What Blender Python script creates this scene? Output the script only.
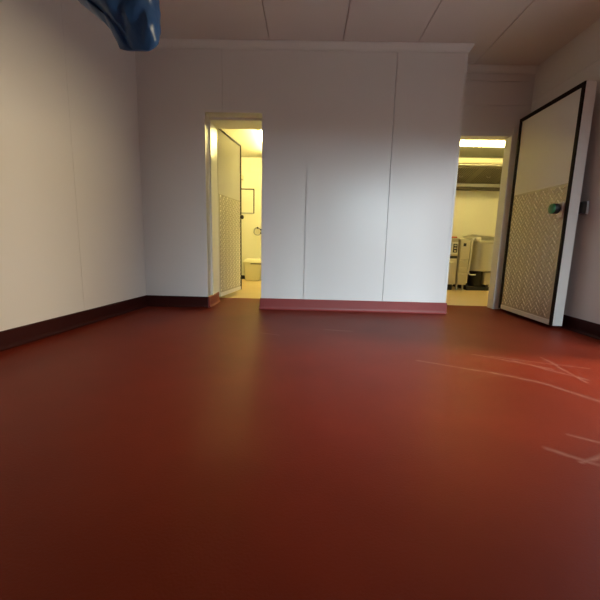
import bpy, bmesh, math, random
from mathutils import Vector, Matrix
random.seed(4)
PI = math.pi
sc = bpy.context.scene
for o in list(bpy.data.objects):
    bpy.data.objects.remove(o)
COL = sc.collection

# ------------------------------------------------------------------ camera
F, PITCH, ROLL, YAW, CH = 350.96, 0.15954, 0.02334, -0.01427, 0.7183
R0 = Vector((math.cos(YAW), -math.sin(YAW), 0)); F0 = Vector((math.sin(YAW), math.cos(YAW), 0)); Z0 = Vector((0, 0, 1))
fw = math.cos(PITCH) * F0 - math.sin(PITCH) * Z0
up = math.sin(PITCH) * F0 + math.cos(PITCH) * Z0
r1 = math.cos(ROLL) * R0 + math.sin(ROLL) * up
u1 = math.cos(ROLL) * up - math.sin(ROLL) * R0
cam = bpy.data.cameras.new('camera'); cam.sensor_width = 36; cam.lens = F / 600 * 36; cam.clip_start = 0.02
camo = bpy.data.objects.new('camera', cam); COL.objects.link(camo)
m = Matrix((r1, u1, -fw)).transposed().to_4x4(); m.translation = Vector((0, 0, CH))
camo.matrix_world = m
sc.camera = camo

# ------------------------------------------------------------------ world, exposure, daylight
sc.view_settings.view_transform = 'Standard'
sc.view_settings.look = 'None'
sc.view_settings.exposure = 0.0
sc.view_settings.gamma = 1.0
sc.view_settings.use_curve_mapping = False
w = bpy.data.worlds.new('world'); sc.world = w; w.use_nodes = True
wn = w.node_tree.nodes; wl = w.node_tree.links
wb = wn['Background']; wb.inputs[1].default_value = 4.8
wt = wn.new('ShaderNodeTexCoord'); wx = wn.new('ShaderNodeSeparateXYZ'); wr = wn.new('ShaderNodeValToRGB')
wl.new(wt.outputs['Generated'], wx.inputs[0]); wl.new(wx.outputs['Z'], wr.inputs[0]); wl.new(wr.outputs[0], wb.inputs[0])
we = wr.color_ramp.elements                       # warm buildings low down, bright overcast sky above them
we[0].position = 0.0; we[0].color = (0.10, 0.085, 0.065, 1)
we[1].position = 0.17; we[1].color = (0.22, 0.18, 0.13, 1)
for p_, c_ in ((0.22, (0.84, 0.93, 1.0, 1)), (0.8, (0.70, 0.85, 1.0, 1))):
    e_ = we.new(p_); e_.color = c_

def area(name, loc, target, sx, sy, power, color, portal=False):
    l = bpy.data.lights.new(name, 'AREA'); l.shape = 'RECTANGLE'; l.size = sx; l.size_y = sy
    l.energy = power; l.color = color
    if portal: l.cycles.is_portal = True
    o = bpy.data.objects.new(name, l); COL.objects.link(o); o.location = loc
    o.rotation_euler = (Vector(target) - Vector(loc)).to_track_quat('-Z', 'Y').to_euler()
    return o
# portal and sky lamp: daylight comes in through the outside doorway in the right-hand wall
area('daylight_portal', (2.54, 1.75, 1.03), (0, 1.75, 1.03), 0.8, 2.05, 1, (1, 1, 1), True)
area('added_window_lamp', (2.3, -4.6, 2.65), (1.8, 3.6, 0.5), 1.1, 1.3, 640, (0.76, 0.93, 1.0))  # area lamp added outside the made-up window behind the camera
area('daylight_sky', (3.9, -1.7, 3.0), (1.7, 3.4, 0.3), 2.4, 1.1, 420, (0.86, 0.95, 1.0))
area('added_warm_lamp', (4.4, 1.7, 2.12), (-1.9, 1.6, 0.9), 0.7, 0.35, 185, (1.0, 0.83, 0.52))  # warm area lamp added outside the doorway to brighten the left wall

# ------------------------------------------------------------------ materials
def mat(name, color, rough=0.5, metal=0.0, spec=0.5, bump=0.0, bscale=60.0, mottle=0.0, mscale=3.0, coat=0.0):
    m = bpy.data.materials.new(name); m.use_nodes = True
    n = m.node_tree.nodes; l = m.node_tree.links; b = n['Principled BSDF']
    b.inputs['Base Color'].default_value = (*color, 1); b.inputs['Roughness'].default_value = rough
    b.inputs['Metallic'].default_value = metal; b.inputs['Specular IOR Level'].default_value = spec
    b.inputs['Coat Weight'].default_value = coat
    tc = n.new('ShaderNodeTexCoord')
    if mottle:
        t = n.new('ShaderNodeTexNoise'); t.inputs['Scale'].default_value = mscale; t.inputs['Detail'].default_value = 5
        l.new(tc.outputs['Object'], t.inputs['Vector'])
        mx = n.new('ShaderNodeMix'); mx.data_type = 'RGBA'
        mx.inputs[6].default_value = (*[c * (1 - mottle) for c in color], 1)
        mx.inputs[7].default_value = (*[min(1, c * (1 + mottle)) for c in color], 1)
        l.new(t.outputs[0], mx.inputs[0]); l.new(mx.outputs[2], b.inputs['Base Color'])
    if bump:
        t = n.new('ShaderNodeTexNoise'); t.inputs['Scale'].default_value = bscale; t.inputs['Detail'].default_value = 3
        l.new(tc.outputs['Object'], t.inputs['Vector'])
        bp = n.new('ShaderNodeBump'); bp.inputs['Strength'].default_value = bump; bp.inputs['Distance'].default_value = 0.01
        l.new(t.outputs[0], bp.inputs['Height']); l.new(bp.outputs[0], b.inputs['Normal'])
    return m
def emit(name, color, strength):
    m = bpy.data.materials.new(name); m.use_nodes = True
    b = m.node_tree.nodes['Principled BSDF']
    b.inputs['Base Color'].default_value = (0.8, 0.8, 0.8, 1)
    b.inputs['Emission Color'].default_value = (*color, 1); b.inputs['Emission Strength'].default_value = strength
    return m

def scuffed_floor():
    m = mat('red_floor_paint', (0.185, 0.021, 0.008), 0.46, spec=0.14, bump=0.10, bscale=140, mottle=0.25, mscale=2.2)
    n = m.node_tree.nodes; l = m.node_tree.links; b = n['Principled BSDF']
    geo = n.new('ShaderNodeNewGeometry')
    wob = n.new('ShaderNodeTexNoise'); wob.inputs['Scale'].default_value = 4.0
    l.new(geo.outputs['Position'], wob.inputs['Vector'])
    off = n.new('ShaderNodeVectorMath'); off.operation = 'MULTIPLY_ADD'
    off.inputs[1].default_value = (0.05, 0.05, 0); off.inputs[2].default_value = (-0.025, -0.025, 0)
    l.new(wob.outputs['Color'], off.inputs[0])
    pos = n.new('ShaderNodeVectorMath'); pos.operation = 'ADD'
    l.new(geo.outputs['Position'], pos.inputs[0]); l.new(off.outputs[0], pos.inputs[1])
    segs = [((0.72, 2.16), (1.10, 1.98), .006), ((1.10, 1.98), (1.30, 1.84), .007), ((1.30, 1.84), (1.47, 1.58), .008),
            ((1.15, 2.32), (1.52, 2.06), .005), ((1.36, 2.20), (1.60, 1.90), .006),
            ((1.25, 2.28), (1.75, 2.10), .004), ((1.60, 2.30), (1.56, 1.86), .005),
            ((0.90, 1.20), (1.02, 1.10), .006), ((0.96, 1.12), (1.10, 1.18), .005),
            ((1.05, 1.30), (1.16, 1.22), .005), ((0.18, 2.92), (0.40, 2.88), .006), ((-0.35, 2.75), (-0.2, 2.70), .004)]
    prev = None
    def math_(op, a, bb=None, c=None):
        k = n.new('ShaderNodeMath'); k.operation = op
        for i, v in enumerate((a, bb, c)):
            if v is None: continue
            if isinstance(v, (int, float)): k.inputs[i].default_value = v
            else: l.new(v, k.inputs[i])
        return k.outputs[0]
    for (a, c, wd) in segs:
        A = Vector((a[0], a[1], 0)); D = Vector((c[0] - a[0], c[1] - a[1], 0))
        s = n.new('ShaderNodeVectorMath'); s.operation = 'SUBTRACT'; l.new(pos.outputs[0], s.inputs[0]); s.inputs[1].default_value = A
        d = n.new('ShaderNodeVectorMath'); d.operation = 'DOT_PRODUCT'; l.new(s.outputs[0], d.inputs[0]); d.inputs[1].default_value = D / D.length_squared
        t = math_('MINIMUM', math_('MAXIMUM', d.outputs['Value'], 0.0), 1.0)
        sc_ = n.new('ShaderNodeVectorMath'); sc_.operation = 'SCALE'; sc_.inputs[0].default_value = D; l.new(t, sc_.inputs['Scale'])
        e = n.new('ShaderNodeVectorMath'); e.operation = 'DISTANCE'; l.new(s.outputs[0], e.inputs[0]); l.new(sc_.outputs[0], e.inputs[1])
        v = math_('SUBTRACT', 1.0, math_('DIVIDE', e.outputs['Value'], wd * 2.8))
        v = math_('MAXIMUM', v, 0.0)
        prev = v if prev is None else math_('MAXIMUM', prev, v)
    br = n.new('ShaderNodeTexNoise'); br.inputs['Scale'].default_value = 22; l.new(geo.outputs['Position'], br.inputs['Vector'])
    brk = math_('MULTIPLY', math_('MINIMUM', math_('MULTIPLY', br.outputs[0], 1.3), 1.0), 0.26)
    fac = math_('MULTIPLY', prev, brk)
    old = b.inputs['Base Color'].links[0].from_socket
    mx = n.new('ShaderNodeMix'); mx.data_type = 'RGBA'; l.new(fac, mx.inputs[0]); l.new(old, mx.inputs[6]); mx.inputs[7].default_value = (0.62, 0.40, 0.32, 1)
    l.new(mx.outputs[2], b.inputs['Base Color'])
    return m

M = dict(
    wall=mat('white_wall_panel', (0.76, 0.735, 0.72), 0.33, mottle=0.025, mscale=1.5),
    ceil=mat('white_ceiling_panel', (0.70, 0.66, 0.63), 0.45, mottle=0.02),
    trim=mat('white_plastic_trim', (0.78, 0.77, 0.75), 0.30),
    floor=scuffed_floor(),
    skirt=mat('red_skirting_paint', (0.24, 0.035, 0.032), 0.45, mottle=0.15),
    darkskirt=mat('dark_maroon_skirting', (0.032, 0.003, 0.002), 0.55, spec=0.2, mottle=0.15),  # darker than the middle run; used on the left, back-left and right runs
    inner=mat('cream_washroom_wall', (0.82, 0.80, 0.70), 0.4),
    innerceil=mat('cream_inner_ceiling', (0.60, 0.57, 0.47), 0.6),
    innerfloor=mat('ochre_floor', (0.62, 0.46, 0.26), 0.5, mottle=0.08),
    yard=mat('concrete_yard', (0.5, 0.48, 0.45), 0.8, mottle=0.2),
    leaf=mat('white_door_skin', (0.80, 0.79, 0.76), 0.07),
    gasket=mat('black_gasket', (0.014, 0.009, 0.007), 0.6, spec=0.15),
    tread=mat('aluminium_tread', (0.50, 0.47, 0.40), 0.42, metal=0.7),
    tread_bar=mat('worn_bright_tread_bar', (0.88, 0.85, 0.78), 0.28, metal=0.6),
    steel=mat('brushed_steel', (0.62, 0.60, 0.55), 0.32, metal=0.9, mottle=0.06, mscale=9),
    range_=mat('range_enamel', (0.62, 0.58, 0.48), 0.35, metal=0.3),
    dark=mat('dark_recess', (0.02, 0.018, 0.016), 0.5),
    darkmetal=mat('dark_filter_steel', (0.16, 0.14, 0.10), 0.35, metal=0.8),
    filter=mat('filter_steel', (0.34, 0.31, 0.22), 0.4, metal=0.5),
    hoodskin=mat('dull_hood_steel', (0.20, 0.19, 0.15), 0.5, metal=0.3),
    green=mat('green_plastic', (0.008, 0.17, 0.05), 0.3),
    black=mat('black_plastic', (0.012, 0.012, 0.014), 0.3),
    grey=mat('grey_plastic', (0.42, 0.42, 0.44), 0.4),
    bin=mat('cream_bin_plastic', (0.80, 0.76, 0.58), 0.35),
    red=mat('red_plastic', (0.55, 0.08, 0.03), 0.4),
    bag=mat('blue_plastic_film', (0.016, 0.07, 0.22), 0.38, spec=0.5, bump=0.5, bscale=20, mottle=0.25, mscale=7),
    screw=mat('screw_metal', (0.25, 0.23, 0.22), 0.4, metal=0.9),
    tube=emit('lit_tube', (1.0, 0.79, 0.26), 46.0),
    tube_w=emit('lit_washroom_tube', (1.0, 0.84, 0.30), 85.0),
)

# ------------------------------------------------------------------ mesh helpers
class MB:
    def __init__(s): s.bm = bmesh.new()
    def box(s, x0, x1, y0, y1, z0, z1, bev=0.0, seg=1):
        t = bmesh.new(); bmesh.ops.create_cube(t, size=1)
        for v in t.verts:
            v.co = Vector(((x0 + x1) / 2 + v.co.x * (x1 - x0), (y0 + y1) / 2 + v.co.y * (y1 - y0), (z0 + z1) / 2 + v.co.z * (z1 - z0)))
        if bev: bmesh.ops.bevel(t, geom=t.edges[:], offset=bev, segments=seg, affect='EDGES', profile=0.5)
        return s._add(t)
    def prism(s, pts, z0, z1, bev=0.0):
        t = bmesh.new()
        a = [t.verts.new((x, y, z0)) for x, y in pts]; b = [t.verts.new((x, y, z1)) for x, y in pts]
        t.faces.new(a); t.faces.new(b)
        for i in range(len(pts)):
            j = (i + 1) % len(pts); t.faces.new((a[i], a[j], b[j], b[i]))
        bmesh.ops.recalc_face_normals(t, faces=t.faces[:])
        if bev: bmesh.ops.bevel(t, geom=t.edges[:], offset=bev, segments=1, affect='EDGES')
        return s._add(t)
    def extrude(s, prof, p0, p1, nrm, m0=0, m1=0):
        # profile (d, z): d metres out along nrm, run from p0 to p1 (xy)
        t = bmesh.new(); n = Vector((*nrm, 0)).normalized()
        u = Vector((p1[0] - p0[0], p1[1] - p0[1], 0)).normalized()      # m0, m1: mitres at the two ends
        ra = [t.verts.new(Vector((*p0, 0)) + n * d - u * d * m0 + Vector((0, 0, z))) for d, z in prof]
        rb = [t.verts.new(Vector((*p1, 0)) + n * d + u * d * m1 + Vector((0, 0, z))) for d, z in prof]
        k = len(prof)
        for i in range(k): t.faces.new((ra[i], ra[(i + 1) % k], rb[(i + 1) % k], rb[i]))
        t.faces.new(ra); t.faces.new(rb)
        bmesh.ops.recalc_face_normals(t, faces=t.faces[:])
        return s._add(t)
    def lathe(s, prof, c, axis='Z', n=32):
        t = bmesh.new(); rings = []
        for r, h in prof:
            ring = []
            for i in range(n):
                a = 2 * PI * i / n; p = Vector((max(r, 1e-4) * math.cos(a), max(r, 1e-4) * math.sin(a), h))
                if axis == 'X': p = Vector((p.z, p.x, p.y))
                elif axis == 'Y': p = Vector((p.x, p.z, p.y))
                ring.append(t.verts.new(p + Vector(c)))
            rings.append(ring)
        for a, b in zip(rings, rings[1:]):
            for i in range(n): t.faces.new((a[i], a[(i + 1) % n], b[(i + 1) % n], b[i]))
        t.faces.new(rings[0]); t.faces.new(rings[-1])
        bmesh.ops.recalc_face_normals(t, faces=t.faces[:])
        return s._add(t)
    def tube(s, pts, r, n=10):
        t = bmesh.new(); rings = []; P = [Vector(p) for p in pts]
        for i, p in enumerate(P):
            d = (P[min(i + 1, len(P) - 1)] - P[max(i - 1, 0)]).normalized()
            a = d.orthogonal().normalized() if i == 0 else (A - d * A.dot(d)).normalized()
            A = a; b = d.cross(a)
            rings.append([t.verts.new(p + r * (math.cos(2 * PI * k / n) * a + math.sin(2 * PI * k / n) * b)) for k in range(n)])
        for a, b in zip(rings, rings[1:]):
            for i in range(n): t.faces.new((a[i], a[(i + 1) % n], b[(i + 1) % n], b[i]))
        t.faces.new(rings[0]); t.faces.new(rings[-1])
        bmesh.ops.recalc_face_normals(t, faces=t.faces[:])
        return s._add(t)
    def _add(s, t):
        me = bpy.data.meshes.new('t'); t.to_mesh(me); t.free(); s.bm.from_mesh(me); bpy.data.meshes.remove(me); return s
    def build(s, name, material, parent=None, kind=None, smooth=False, local=False):
        me = bpy.data.meshes.new(name)
        if parent is not None and not local:
            s.bm.transform(parent_world(parent).inverted())
        s.bm.to_mesh(me); s.bm.free()
        me.materials.append(material)
        if smooth:
            for p in me.polygons: p.use_smooth = True
            me.set_sharp_from_angle(angle=math.radians(35))
        o = bpy.data.objects.new(name, me); COL.objects.link(o)
        if parent is not None: o.parent = parent
        if kind: o['kind'] = kind
        return o
def parent_world(p):
    mm = Matrix.Translation(p.location) @ p.rotation_euler.to_matrix().to_4x4()
    return parent_world(p.parent) @ mm if p.parent else mm
def thing(name, label, cat, loc, rz=0.0, group=None):
    o = bpy.data.objects.new(name, None); COL.objects.link(o); o.empty_display_size = 0.1
    o.location = loc; o.rotation_euler = (0, 0, rz); o['label'] = label; o['category'] = cat
    if group: o['group'] = group
    return o
def tag(o, label, cat):
    o['label'] = label; o['category'] = cat; return o
def struct(name, mb, material, smooth=False):
    return mb.build(name, material, None, 'structure', smooth)

# ------------------------------------------------------------------ room constants (metres)
D1, D2 = 3.78, 4.177          # near part of the back wall, recessed part
XR, XC = 2.4255, 1.522        # right wall, outer corner of the near part
ZC = 2.65                     # ceiling height
LT = math.tan(0.1211)
def xleft(y): return -1.741 - LT * (D1 - y)
YB = -1.6                     # wall behind the camera

# ---- floors
b = MB(); b.prism([(xleft(YB) - .3, YB - .1), (XR + .1, YB - .1), (XR + .1, 4.36), (1.49, 4.36), (1.49, 4.22), (-0.40, 4.22), (-0.40, 4.50), (-1.12, 4.50), (-1.12, 4.22), (-2.4, 4.22)], -0.1, 0)
struct('floor', b, M['floor'])
b = MB(); b.prism([(-1.42, 4.22), (-1.12, 4.22), (-1.12, 4.50), (-.40, 4.50), (-.40, 4.22), (1.0, 4.22), (1.0, 7.1), (-1.42, 7.1)], -0.1, 0)
struct('floor_washroom', b, M['innerfloor'])
b = MB(); b.box(1.2, 4.4, 4.36, 6.9, -0.1, 0); b.box(2.53, 4.4, 4.29, 4.36, -0.1, 0); b.box(1.2, 1.49, 4.29, 4.36, -0.1, 0)
struct('floor_kitchen', b, M['innerfloor'])
b = MB(); b.box(2.53, 9, -4, 6, -0.15, -0.02)
struct('floor_yard', b, M['yard'])

# ---- ceiling with panel joints running away from the camera
b = MB()
cuts = [-2.75, -0.407, 0.300, 1.023, 1.741, 2.55]
g = 0.003
for a, c in zip(cuts, cuts[1:]): b.box(a + g, c - g, YB - .1, 4.3, ZC, ZC + .03, 0.002)
b.box(-2.75, 2.55, YB - .1, 4.3, ZC + .02, ZC + .1)
struct('ceiling', b, M['ceil'])

# ---- walls (insulated panels with fine joints)
OL, OR, OT = -1.060, -0.480, 2.005           # washroom doorway
b = MB()
b.box(-2.2, OL, D1, D1 + .06, 0, OT, 0.0)
b.box(-2.2, -0.8805, D1, D1 + .06, OT, ZC)
b.box(-0.8775, OR, D1, D1 + .06, OT, ZC)
for a, c in zip([OR, -0.018, 0.842], [-0.018, 0.842, XC]):
    b.box(a + (0.0 if a == OR else 0.0026), c - (0.0 if c == XC else 0.0026), D1, D1 + .06, 0, ZC)
b.box(-2.2, OL, D1 + .03, 4.22, 0, ZC); b.box(OR, XC, D1 + .03, 4.22, 0, ZC); b.box(OL, OR, D1 + .03, 4.22, OT, ZC)
struct('wall_back', b, M['wall'])

KL, KR, KT = 1.50, 2.252, 1.955              # kitchen doorway
b = MB()
for z0, z1 in ((KT, 2.262), (2.266, 2.504), (2.508, ZC)): b.box(XC - .02, XR + .08, D2, D2 + .06, z0, z1)
b.box(KR, XR + .08, D2, D2 + .06, 0, KT); b.box(KR, XR + .08, D2 + .03, 4.29, 0, KT)
b.box(XC - .02, XR + .08, D2 + .03, 4.29, KT, ZC); b.box(XC - .06, KL, D2, 4.29, 0, ZC)
struct('wall_recess', b, M['wall'])

DY0, DY1, DZ = 1.35, 2.15, 2.05              # outside doorway in the right wall
b = MB()
for z0, z1 in ((0, 2.306), (2.310, ZC)): b.box(XR, XR + .06, DY1, D2 + .1, z0, z1)
b.box(XR + .03, XR + .1, DY1, D2 + .1, 0, ZC)
b.box(XR, XR + .1, YB - .1, DY0, 0, ZC); b.box(XR, XR + .1, DY0, DY1, DZ, ZC)
struct('wall_right', b, M['wall'])

b = MB()
def lw(y0, y1, d0, d1, z0, z1):
    b.prism([(xleft(y0) - d0, y0), (xleft(y1) - d0, y1), (xleft(y1) - d1, y1), (xleft(y0) - d1, y0)], z0, z1)
ys = [YB - .1, -0.4, 1.65, 2.868, 3.82]
for a, c in zip(ys, ys[1:]): lw(a + .0012, c - .0012, 0, .06, 0, ZC)
lw(YB - .1, 3.82, .03, .12, 0, ZC)
struct('wall_left', b, M['wall'])
WX0, WX1, WZ0, WZ1 = 1.05, 2.30, 1.20, 2.02    # unseen window added behind the camera to admit lamp light
b = MB(); b.box(-2.8, WX0, YB - .12, YB, 0, ZC); b.box(WX1, XR + .1, YB - .12, YB, 0, ZC); b.box(WX0, WX1, YB - .12, YB, 0, WZ0); b.box(WX0, WX1, YB - .12, YB, WZ1, ZC)
struct('wall_front', b, M['wall'])

b = MB(); b.box(WX0, WX1, YB - .08, YB - .03, WZ0, WZ0 + .04); b.box(WX0, WX1, YB - .08, YB - .03, WZ1 - .04, WZ1)
for x in (WX0, WX1 - .04): b.box(x, x + .04, YB - .08, YB - .03, WZ0, WZ1)
struct('added_window_1', b, M['trim'])  # frame of the window added behind the camera

# ---- cornice
prof = [(0, ZC), (0.044, ZC), (0.044, ZC - .012), (0.037, ZC - .020), (0.026, ZC - .034), (0.016, ZC - .050), (0.012, ZC - .066), (0, ZC - .066)]
b = MB(); b.extrude(prof, (xleft(D1) - .0, D1), (XC, D1), (0, -1), 0, 1); b.extrude(prof, (XC, D1), (XC, D2), (1, 0), 1, 0); struct('trim_1', b, M['trim'])
b = MB(); b.extrude(prof, (XC, D2), (XR, D2), (0, -1)); struct('trim_2', b, M['trim'])
# corner angle on the outer corner of the near part
b = MB(); b.box(XC - .022, XC + .004, D1 - .004, D1, .12, ZC - .066); b.box(XC, XC + .004, D1, D1 + .03, .12, ZC - .066)
struct('trim_3', b, M['trim'])

# ---- coved skirting
sk = [(0, 0), (0.030, 0), (0.022, 0.006), (0.016, 0.016), (0.014, 0.03), (0.014, 0.112), (0.008, 0.12), (0, 0.12)]
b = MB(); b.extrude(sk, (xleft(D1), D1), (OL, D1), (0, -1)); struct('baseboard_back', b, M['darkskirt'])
b = MB(); b.extrude(sk, (OR, D1), (XC, D1), (0, -1)); b.extrude(sk, (OR, D1), (OR, 4.22), (-1, 0)); b.extrude(sk, (OL, D1), (OL, 4.22), (1, 0)); b.extrude(sk, (XC, D1 - .014), (XC, D2), (1, 0)); struct('baseboard_middle', b, M['skirt'])
nl = Vector((1, -LT)).normalized()
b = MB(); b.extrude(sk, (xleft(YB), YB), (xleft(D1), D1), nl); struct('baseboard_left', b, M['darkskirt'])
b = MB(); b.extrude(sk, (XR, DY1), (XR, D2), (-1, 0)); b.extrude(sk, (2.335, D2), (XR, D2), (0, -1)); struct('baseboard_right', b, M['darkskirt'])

# ---- door frames
b = MB()
b.box(OL, OL + .012, 3.93, 4.22, .12, OT - .03); b.box(OR - .012, OR, 3.93, 4.22, .12, OT - .03); b.box(OL, OR, 3.93, 4.22, OT - .022, OT)
b.box(OL + .0, OL + .016, 3.925, 3.945, .12, OT - .03)
struct('trim_4', b, M['trim'])
b = MB()
b.box(KR, KR + .075, D2 - .02, D2, 0, KT + .07, 0.003); b.box(KL, KR, D2 - .004, D2, KT, KT + .03)
b.box(KR - .012, KR, D2 - .02, 4.29, 0, KT); b.box(KL, KR, D2, 4.29, KT - .012, KT)
struct('trim_5', b, M['trim'])
# frame of the outside doorway
b = MB(); b.box(XR - .01, XR + .11, DY1, DY1 + .04, 0, DZ); b.box(XR - .01, XR + .11, DY0 - .04, DY0, 0, DZ); b.box(XR - .01, XR + .11, DY0 - .04, DY1 + .04, DZ, DZ + .04)
struct('trim_6', b, M['trim'])

# ---- washroom shell
b = MB(); b.box(-1.52, -1.42, 4.22, 7.1, 0, 2.4); struct('wall_washroom_left', b, M['inner'])
b = MB(); b.box(1.0, 1.1, 4.22, 7.1, 0, 2.4); struct('wall_washroom_right', b, M['inner'])
b = MB(); b.box(-1.52, -1.128, 6.97, 7.07, 2.016, 2.4); b.box(-1.122, 1.1, 6.97, 7.07, 2.016, 2.4); b.box(-1.5, 1.1, 6.99, 7.1, 0, 2.4)
b.box(-1.5, 1.1, 6.94, 7.0, 0, 2.012, 0.003); struct('wall_washroom_back', b, M['inner'])
b = MB(); b.box(-1.42, 1.0, 4.221, 4.24, 2.06, 2.4); b.box(-.40, 1.0, 4.221, 4.24, 0, 2.06); b.box(-1.42, -1.15, 4.221, 4.24, 0, 2.06)
struct('wall_washroom_front', b, M['inner'])
b = MB(); b.box(-1.52, 1.1, 4.221, 7.1, 2.305, 2.40); struct('ceiling_washroom', b, M['innerceil'])
b = MB(); b.box(-1.42, 1.0, 6.925, 6.94, 0, .07); struct('baseboard_washroom', b, M['dark'])

# ---- kitchen shell
b = MB(); b.box(1.1, 4.4, 6.75, 6.85, 0, 2.5); struct('wall_kitchen_back', b, M['inner'])
b = MB(); b.box(1.1, 1.2, 4.36, 6.85, 0, 2.5); struct('wall_kitchen_left', b, M['inner'])
b = MB(); b.box(4.3, 4.4, 4.36, 6.85, 0, 2.5); struct('wall_kitchen_right', b, M['inner'])
b = MB(); b.box(1.2, 1.49, 4.291, 4.31, 0, 2.5); b.box(2.26, 4.3, 4.291, 4.31, 0, 2.5); b.box(1.49, 2.26, 4.291, 4.31, 1.97, 2.5); struct('wall_kitchen_front', b, M['inner'])
b = MB(); b.box(1.1, 4.4, 4.4, 6.85, 2.30, 2.5); struct('ceiling_kitchen', b, M['innerceil'])

# ------------------------------------------------------------------ insulated doors
def tread_plate(w0, w1, z0, z1, y, mb):
    """raised lens-shaped bars on a sheet in the local XZ plane, face towards -Y"""
    mb.box(w0, w1, y, y + .003, z0, z1)
    t = bmesh.new(); p = 0.056; r = 0
    zz = z0 + p / 2
    while zz < z1 - .02:
        xx = w0 + p / 2 + (p / 2 if r % 2 else 0); c = 0
        while xx < w1 - .02:
            a = PI / 4 if (r + c) % 2 == 0 else -PI / 4
            ca, sa = math.cos(a), math.sin(a); L, W, H = .024, .0085, .0055
            base = [(-L, 0), (0, -W), (L, 0), (0, W)]
            vs = [t.verts.new((xx + ca * u - sa * v, y, zz + sa * u + ca * v)) for u, v in base]
            tp = [t.verts.new((xx + ca * u * .6 - sa * v * .4, y - H, zz + sa * u * .6 + ca * v * .4)) for u, v in base]
            for i in range(4): t.faces.new((vs[i], vs[(i + 1) % 4], tp[(i + 1) % 4], tp[i]))
            t.faces.new(tp); xx += p; c += 1
        zz += p / 2; r += 1
    bmesh.ops.recalc_face_normals(t, faces=t.faces[:])
    for f in t.faces: f.material_index = 1
    mb._add(t)
def insulated_door(name, hinge, free, z0, z1, th, gk, plate_top, flip, hinge_gasket):
    """local x runs from the hinge to the free edge, local -y is the visible inner face"""
    H = Vector(hinge); D = Vector(free) - H; W = D.length
    ang = math.atan2(D.y, D.x)
    o = bpy.data.objects.new(name, None); COL.objects.link(o); o['kind'] = 'structure'
    o.location = (H.x, H.y, 0); o.rotation_euler = (0, 0, ang)
    s = flip          # +1: body towards local +y ; -1: towards local -y
    def bx(mb, x0, x1, y0, y1, a, c, bev=0):
        y0, y1 = sorted((s * y0, s * y1)); mb.box(x0, x1, y0, y1, a, c, bev)
    b = MB(); bx(b, 0, W, 0, th, z0, z1, .004); b.build('leaf', M['leaf'], o, local=True)
    gw = gk
    b = MB(); bx(b, 0, W, -.012, 0, z1 - gw, z1, .002); 
    if hinge_gasket: bx(b, 0, gw, -.012, 0, z0, z1 - gw, .002)
    bx(b, W - gw, W, -.012, 0, z0, z1 - gw, .002)
    b.build('gasket', M['gasket'], o, local=True)
    b = MB(); bx(b, gw, W - gw, -.008, 0, z0, z0 + .045, .002); b.build('bottom_seal', M['trim'], o, local=True)
    b = MB(); tread_plate(gw + .004, W - gw - .004, z0 + .05, plate_top, -.003, b)
    if s < 0:
        b.bm.transform(Matrix.Diagonal((1, -1, 1, 1))); bmesh.ops.reverse_faces(b.bm, faces=b.bm.faces[:])
    tp = b.build('tread_plate', M['tread'], o, local=True); tp.data.materials.append(M['tread_bar'])
    return o, W, s, bx
d2, W2, s2, bx2 = insulated_door('door_2', (2.264, 4.060), (2.252, 3.150), 0.032, 2.085, 0.088, 0.036, 1.29, 1, True)
kx = W2 - .095; kz = 1.075
b = MB(); b.box(kx - .03, kx + .035, -.014, 0, kz - .075, kz + .06, .003); b.build('knob_plate', M['trim'], d2, local=True)
b = MB(); b.lathe([(.020, -.012), (.020, -.030), (.042, -.033), (.044, -.040), (.044, -.072), (.042, -.076)], (kx, 0, kz), 'Y', 28)
kn = b.build('release_knob', M['black'], d2, smooth=True, local=True)
b = MB(); b.lathe([(.043, -.076), (.045, -.080), (.043, -.088), (.030, -.094), (0, -.096)], (kx, 0, kz), 'Y', 28); b.build('knob_cap', M['green'], kn, smooth=True, local=True)
b = MB(); b.box(W2 - .17, W2 - .02, .088, .100, kz - .07, kz + .07, .004); h_ = b.build('latch_plate', M['grey'], d2, local=True)
b = MB(); b.box(W2 - .075, W2 + .018, .098, .140, kz - .05, kz + .055, .008); b.build('latch_body', M['black'], h_, local=True)
b = MB(); b.box(W2 - .06, W2 + .014, .139, .160, kz - .055, kz + .062, .006); b.build('latch_lever', M['grey'], h_, local=True)
for z in (0.30, 1.75):
    b = MB(); b.lathe([(.012, z - .05), (.012, z + .05)], (-.018, .035, 0), 'Z', 14); b.box(-.05, .05, .03, .04, z - .04, z + .04)
    b.build('hinge', M['steel'], d2, smooth=True, local=True)

d1, W1, s1, bx1 = insulated_door('door_1', (-1.047, 4.235), (-0.925, 5.00), 0.050, 2.01, 0.07, 0.020, 1.275, 1, False)
b = MB(); b.lathe([(.012, -.012), (.012, -.03), (.026, -.034), (.028, -.05), (.02, -.058), (0, -.06)], (W1 - .05, 0, 1.06), 'Y', 20); b.build('release_knob', M['black'], d1, smooth=True, local=True)

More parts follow.
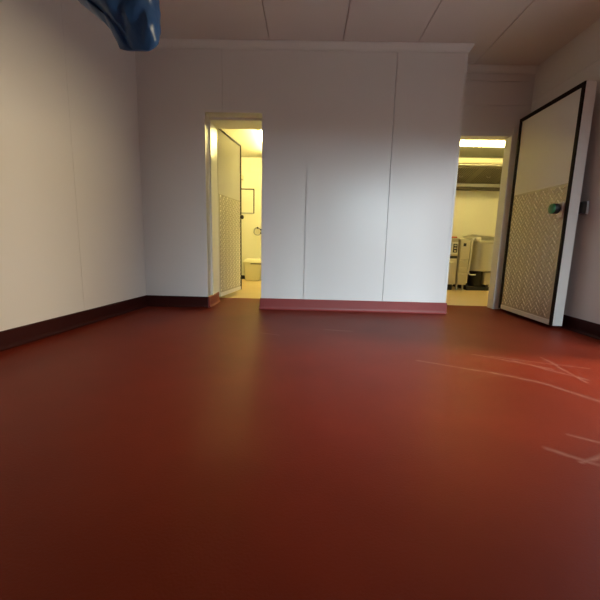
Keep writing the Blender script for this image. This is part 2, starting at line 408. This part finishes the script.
# ------------------------------------------------------------------ blue plastic hanging from the ceiling
root = thing('plastic_bag', 'crumpled blue plastic bag hanging near the left wall at the top of the picture', 'bag', (-1.05, 2.0, 1.69))
rows = [  # z, left x, right x, half depth
    (1.694, -0.965, -0.842, .008), (1.700, -0.992, -0.832, .014), (1.712, -1.000, -0.816, .026), (1.735, -1.010, -0.797, .045), (1.780, -1.034, -0.794, .075),
    (1.830, -1.072, -0.795, .100), (1.880, -1.138, -0.796, .120), (1.930, -1.205, -0.796, .135), (2.020, -1.255, -0.800, .150), (2.120, -1.280, -0.815, .155),
    (2.220, -1.255, -0.850, .145), (2.310, -1.190, -0.905, .115), (2.375, -1.115, -0.975, .070), (2.420, -1.070, -1.025, .028), (2.450, -1.065, -1.030, .022), (2.490, -1.085, -1.010, .035)]
def interp(z):
    for a, c in zip(rows, rows[1:]):
        if a[0] <= z <= c[0]:
            t = (z - a[0]) / (c[0] - a[0]); return [a[i] + t * (c[i] - a[i]) for i in range(4)]
    return rows[-1]
from mathutils import noise
b = MB(); bm = b.bm; N = 72; rings = []
NZ = 80
for i in range(NZ + 1):
    t = i / NZ; z = 1.694 + (2.490 - 1.694) * (t ** 1.25)
    _, l_, r_, dp = interp(z); cx, hw = (l_ + r_) / 2, (r_ - l_) / 2; ring = []
    for k in range(N):
        a = 2 * PI * k / N; ca, sa = math.cos(a), math.sin(a)
        px = cx + hw * math.copysign(abs(ca) ** .9, ca); py = 2.0 + dp * math.copysign(abs(sa) ** .9, sa)
        q = Vector((px * 9, py * 4, z * 6))
        f = (1 - 2 * abs(noise.noise(q * 1.1))) * .4 + noise.noise(q * .8 + Vector((5, 2, 1))) * .4 + (.5 - abs(noise.noise(q * 2.3 + Vector((3, 1, 7))))) * .35
        amp = min(1, dp / .08) * .06
        # long fold running parallel to the slanted left edge
        e = (px - l_) - .055
        fold = -.022 * math.exp(-(e / .012) ** 2) * (1 if sa < 0 else 0) * min(1, dp / .05)
        py += (f * amp - fold if sa < 0 else f * amp)
        px += noise.noise(q * 1.3 + Vector((9, 9, 9))) * .006 - .006
        ring.append(bm.verts.new((px, py, z + noise.noise(Vector((px * 14, py * 3, 0))) * .006)))
    rings.append(ring)
for a, c in zip(rings, rings[1:]):
    for k in range(N): bm.faces.new((a[k], a[(k + 1) % N], c[(k + 1) % N], c[k]))
bm.faces.new(rings[0]); bm.faces.new(rings[-1]); bmesh.ops.recalc_face_normals(bm, faces=bm.faces[:])
b.build('sack', M['bag'], root, smooth=True)
b = MB(); b.tube([(-1.047, 2.0, 2.43), (-1.047, 2.0, 2.55), (-1.047, 2.0, 2.64)], .005); b.lathe([(.026, 2.425), (.030, 2.432), (.030, 2.442), (.026, 2.449)], (-1.047, 2.0, 0), 'Z', 20)
b.build('tie_cord', M['grey'], root, smooth=True)
b = MB(); b.lathe([(.03, 2.642), (.03, 2.65)], (-1.047, 2.0, 0), 'Z', 20); b.build('ceiling_plate', M['trim'], root, smooth=True)

# ------------------------------------------------------------------ washroom things
t = thing('fluorescent_light', 'bright ceiling light just showing at the top right of the left doorway', 'light', (-0.69, 5.8, 2.305))
b = MB(); b.box(-.73, -.55, 5.22, 6.45, 2.268, 2.305, .004); b.build('housing', M['trim'], t)
b = MB(); b.lathe([(.005, 5.20), (.034, 5.215), (.036, 5.24), (.036, 6.43), (.03, 6.45)], (-.672, 0, 2.222), 'Y', 20); b.build('tube', M['tube_w'], t, smooth=True)

t = thing('waste_bin', 'cream plastic waste bin with a lid on the washroom floor', 'bin', (-1.0, 6.70, 0))
def tapered(mb, cx, cy, z0, z1, a0, b0, a1, b1, bev=.02):
    tt = bmesh.new(); bmesh.ops.create_cube(tt, size=1)
    for v in tt.verts:
        k = v.co.z > 0; v.co = Vector((cx + v.co.x * (a1 if k else a0), cy + v.co.y * (b1 if k else b0), z1 if k else z0))
    bmesh.ops.bevel(tt, geom=tt.edges[:], offset=bev, segments=3, affect='EDGES', profile=.5); mb._add(tt)
b = MB(); tapered(b, -1.0, 6.70, 0, .345, .28, .24, .34, .30); b.build('body', M['bin'], t, smooth=True)
b = MB(); tapered(b, -1.0, 6.70, .335, .36, .36, .32, .36, .32, .008); tapered(b, -1.0, 6.70, .358, .41, .35, .31, .27, .24, .015); b.build('lid', M['bin'], t, smooth=True)
b = MB(); b.box(-1.03, -.83, 6.536, 6.546, .318, .333, .002); b.build('lid_gap', M['dark'], t)

t = thing('framed_board', 'pale board in a thin dark frame on the washroom back wall', 'board', (-1.18, 6.94, 1.27))
b = MB(); b.box(-1.335, -1.035, 6.928, 6.939, 1.29, 1.71); b.build('panel', M['inner'], t)
b = MB(); b.box(-1.35, -1.02, 6.918, 6.939, 1.71, 1.728, .002); b.box(-1.035, -1.018, 6.918, 6.939, 1.27, 1.71, .002); b.build('frame', M['gasket'], t)
b = MB(); b.box(-1.35, -1.03, 6.918, 6.939, 1.262, 1.284, .002); b.build('lower_rail', M['grey'], t)
t = thing('switch_box', 'small grey box on the washroom wall above the framed board', 'switch', (-1.255, 6.94, 1.90))
b = MB(); b.box(-1.28, -1.225, 6.90, 6.94, 1.87, 1.97, .006); b.build('housing', M['bin'], t)
b = MB(); b.box(-1.27, -1.235, 6.893, 6.90, 1.88, 1.90, .002); b.build('rocker', M['grey'], t)
t = thing('towel_ring', 'small pale ring holder with dark fixings on the washroom wall above the bin', 'holder', (-.95, 6.94, .95))
pts = [(-.95 + .07 * math.cos(a), 6.90, .93 + .07 * math.sin(a)) for a in [2 * PI * k / 28 for k in range(29)]]
b = MB(); b.tube(pts, .010, 8); b.build('ring', M['grey'], t, smooth=True)
for x, z in ((-.95, 1.0), (-.885, .90), (-.885, .965)):
    b = MB(); b.lathe([(.016, 6.885), (.018, 6.94)], (x, 0, z), 'Y', 14); b.build('fixing', M['dark'], t, smooth=True)

# ------------------------------------------------------------------ kitchen things
t = thing('fluorescent_light', 'long lit fluorescent tube on the kitchen ceiling seen through the right doorway', 'light', (2.68, 5.50, 2.30))
b = MB(); b.box(1.95, 3.42, 5.46, 5.54, 2.26, 2.30, .004); b.build('housing', M['trim'], t)
b = MB(); b.lathe([(.02, 1.97), (.034, 1.99), (.034, 3.38), (.02, 3.40)], (0, 5.50, 2.222), 'X', 20); b.build('tube', M['tube'], t, smooth=True)

t = thing('extractor_hood', 'dark steel extractor hood with slatted grease filters above the range', 'hood', (2.9, 6.4, 1.74))
X0, X1 = 1.9, 3.8
b = MB(); b.box(X0, X1, 5.90, 5.915, 2.05, 2.13); b.box(X0, X1, 5.90, 6.74, 2.12, 2.132); b.box(X0, X0 + .015, 5.9, 6.74, 1.76, 2.13); b.box(X1 - .015, X1, 5.9, 6.74, 1.76, 2.13)
b.build('canopy', M['hoodskin'], t)
b = MB(); b.box(X0, X1, 5.89, 5.935, 2.035, 2.06, .003); b.build('front_lip', M['darkmetal'], t)
# filter bank: three frames with slats, sloping down towards the wall
fy0, fz0, fy1, fz1 = 6.02, 2.02, 6.64, 1.865
sl = Vector((0, fy1 - fy0, fz1 - fz0)); nrm = Vector((0, sl.z, -sl.y)).normalized()
xs = [X0 + .02 + i * .47 for i in range(4)]
for x in xs:
    fb = MB(); tt = bmesh.new()
    def slab(tt, x0, x1, s0, s1, d0, d1):
        vs = []
        for dd in (d0, d1):
            for (xx, ss) in ((x0, s0), (x1, s0), (x1, s1), (x0, s1)):
                vs.append(tt.verts.new(Vector((xx, fy0, fz0)) + sl * ss + nrm * dd))
        for f in ((0, 1, 2, 3), (4, 5, 6, 7), (0, 1, 5, 4), (1, 2, 6, 5), (2, 3, 7, 6), (3, 0, 4, 7)): tt.faces.new([vs[k] for k in f])
    slab(tt, x, x + .022, 0, 1, -.006, .012); slab(tt, x + .438, x + .46, 0, 1, -.006, .012); slab(tt, x, x + .46, 0, .05, -.006, .012); slab(tt, x, x + .46, .95, 1, -.006, .012)
    for k in range(11): slab(tt, x + .034 + k * .0375, x + .034 + k * .0375 + .014, .05, .95, -.004, .012)
    bmesh.ops.recalc_face_normals(tt, faces=tt.faces[:]); fb._add(tt)
    fl = fb.build('filter', M['filter'], t)
    rb = MB(); tt = bmesh.new(); slab(tt, x, x + .46, 0, 1, -.03, -.014); bmesh.ops.recalc_face_normals(tt, faces=tt.faces[:]); rb._add(tt); rb.build('filter_tray', M['dark'], fl)
    hb = MB(); c0 = Vector((x + .23, fy0, fz0)) + sl * .5
    hb.tube([c0 + Vector((-.03, 0, -.012)), c0 + Vector((-.02, 0, -.034)), c0 + Vector((.02, 0, -.034)), c0 + Vector((.03, 0, -.012))], .005, 8)
    hb.build('filter_handle', M['steel'], fl, smooth=True)
b = MB(); b.box(X0, X1, 6.62, 6.745, 1.80, 1.855, .004); b.build('grease_gutter', M['steel'], t)
b = MB(); b.box(X0, X1, 6.64, 6.745, 1.75, 1.80, .003); b.build('wall_channel', M['darkmetal'], t)
b = MB(); b.box(X0, X1, 5.915, 6.03, 2.02, 2.035); b.build('front_panel', M['steel'], t)

t = thing('cooking_range', 'pale enamel range with a framed control panel at the left of the kitchen doorway', 'range', (2.2, 6.2, 0))
b = MB(); b.box(1.92, 2.505, 5.89, 6.60, .10, .84, .006); b.box(1.92, 2.505, 6.54, 6.60, .84, .93, .004); b.build('body', M['range_'], t)
b = MB(); b.box(1.915, 2.51, 5.875, 6.56, .84, .868, .006); b.build('worktop', M['steel'], t)
b = MB(); b.box(2.385, 2.495, 5.868, 5.89, .60, .80, .006); cp = b.build('control_panel', M['trim'], t)
b = MB(); b.box(2.41, 2.475, 5.862, 5.869, .63, .77, .002); b.build('display', M['black'], cp)
for z in (.655, .70, .745):
    b = MB(); b.box(2.425, 2.46, 5.857, 5.863, z - .012, z + .012, .002); b.build('button', M['range_'], cp)
b = MB(); b.box(1.94, 2.495, 5.872, 5.89, .535, .575, .004); b.build('vent_slot', M['dark'], t)
b = MB(); b.box(1.94, 2.495, 5.872, 5.89, .16, .52, .006); dr = b.build('oven_door', M['range_'], t)
b = MB(); b.tube([(1.99, 5.872, .47), (1.99, 5.85, .47), (2.44, 5.85, .47), (2.44, 5.872, .47)], .008); b.build('handle', M['steel'], dr, smooth=True)
b = MB(); b.box(1.95, 2.48, 5.95, 6.56, 0, .10); b.build('plinth', M['dark'], t)

t = thing('drawer_unit', 'narrow pale cabinet with drawers between the range and the steel kettle', 'cabinet', (2.61, 6.2, 0))
b = MB(); b.box(2.53, 2.69, 5.90, 6.56, .10, .83, .006); b.build('body', M['range_'], t)
b = MB(); b.box(2.525, 2.695, 5.885, 6.56, .83, .855, .005); b.build('worktop', M['steel'], t)
b = MB(); b.box(2.535, 2.685, 5.868, 5.90, .52, .82, .006); up_ = b.build('upper_panel', M['range_'], t)
b = MB(); b.box(2.575, 2.62, 5.862, 5.869, .735, .785, .002); b.build('badge', M['dark'], up_)
for z0, z1 in ((.395, .505), (.305, .385), (.125, .295)):
    b = MB(); b.box(2.537, 2.683, 5.884, 5.90, z0, z1, .004); dd = b.build('drawer', M['range_'], t)
    b = MB(); b.box(2.585, 2.635, 5.874, 5.886, z1 - .035, z1 - .022, .003); b.build('handle', M['steel'], dd)
for x in (2.56, 2.66):
    for y in (5.96, 6.50):
        b = MB(); b.lathe([(.022, 0), (.016, .02), (.016, .11)], (x, y, 0), 'Z', 14); b.build('leg', M['steel'], t, smooth=True)

t = thing('boiling_kettle', 'large round stainless steel kettle with its lid propped open in the kitchen', 'kettle', (3.02, 6.17, 0))
KX, KY, KRD = 3.025, 6.19, .305
b = MB(); b.lathe([(.0, .335), (.20, .32), (KRD - .02, .325), (KRD, .345), (KRD, .79), (KRD + .012, .80), (KRD + .012, .825), (KRD - .02, .83), (KRD - .03, .80), (KRD - .03, .70), (0, .69)], (KX, KY, 0), 'Z', 56); b.build('tank', M['steel'], t, smooth=True)
b = MB(); tt = bmesh.new(); rings = []
for i in range(9):
    r = KRD * math.sin(i / 8 * PI / 2); zz = .06 * math.cos(i / 8 * PI / 2)
    rings.append([tt.verts.new((max(r, .001) * math.cos(2 * PI * k / 40), max(r, .001) * math.sin(2 * PI * k / 40), zz)) for k in range(40)])
for a, c in zip(rings, rings[1:]):
    for k in range(40): tt.faces.new((a[k], a[(k + 1) % 40], c[(k + 1) % 40], c[k]))
tt.transform(Matrix.Translation((KX, KY + .02, .875)) @ Matrix.Rotation(math.radians(9), 4, 'X') @ Matrix.Diagonal((1, 1, .6, 1)))
bmesh.ops.solidify(tt, geom=tt.faces[:], thickness=.008); b._add(tt); b.build('lid', M['steel'], t, smooth=True)
b = MB(); b.box(KX - .05, KX + .05, KY + KRD - .03, KY + KRD + .05, .74, .95, .01); b.build('lid_hinge', M['steel'], t)
b = MB(); b.lathe([(.15, .05), (.15, .33)], (KX - .02, KY, 0), 'Z', 30); b.build('pedestal', M['dark'], t, smooth=True)
b = MB(); b.box(2.74, 3.38, 5.97, 6.55, 0, .06, .005); b.build('base', M['dark'], t)
b = MB(); b.box(3.02, 3.30, 5.96, 6.2, .10, .315, .006); b.box(3.10, 3.2, 5.99, 6.15, .055, .105); b.build('control_box', M['range_'], t)
b = MB(); pp = [(2.79, 5.95, .862), (2.735, 5.90, .865), (2.718, 5.875, .85), (2.712, 5.868, .80), (2.708, 5.868, .60), (2.698, 5.868, .40), (2.695, 5.868, .33), (2.702, 5.868, .295), (2.722, 5.868, .275), (2.76, 5.87, .27), (2.83, 5.90, .27)]
b.tube(pp, .012, 12); b.build('water_pipe', M['trim'], t, smooth=True)
b = MB(); b.box(2.77, 2.86, 5.88, 5.96, .835, .89, .01); b.build('tap_block', M['trim'], t)

b = MB(); b.box(2.40, 2.52, 6.0, 6.2, .870, .892, .006)
tag(b.build('tray', M['red']), 'small red tray lying on top of the kitchen range', 'tray')
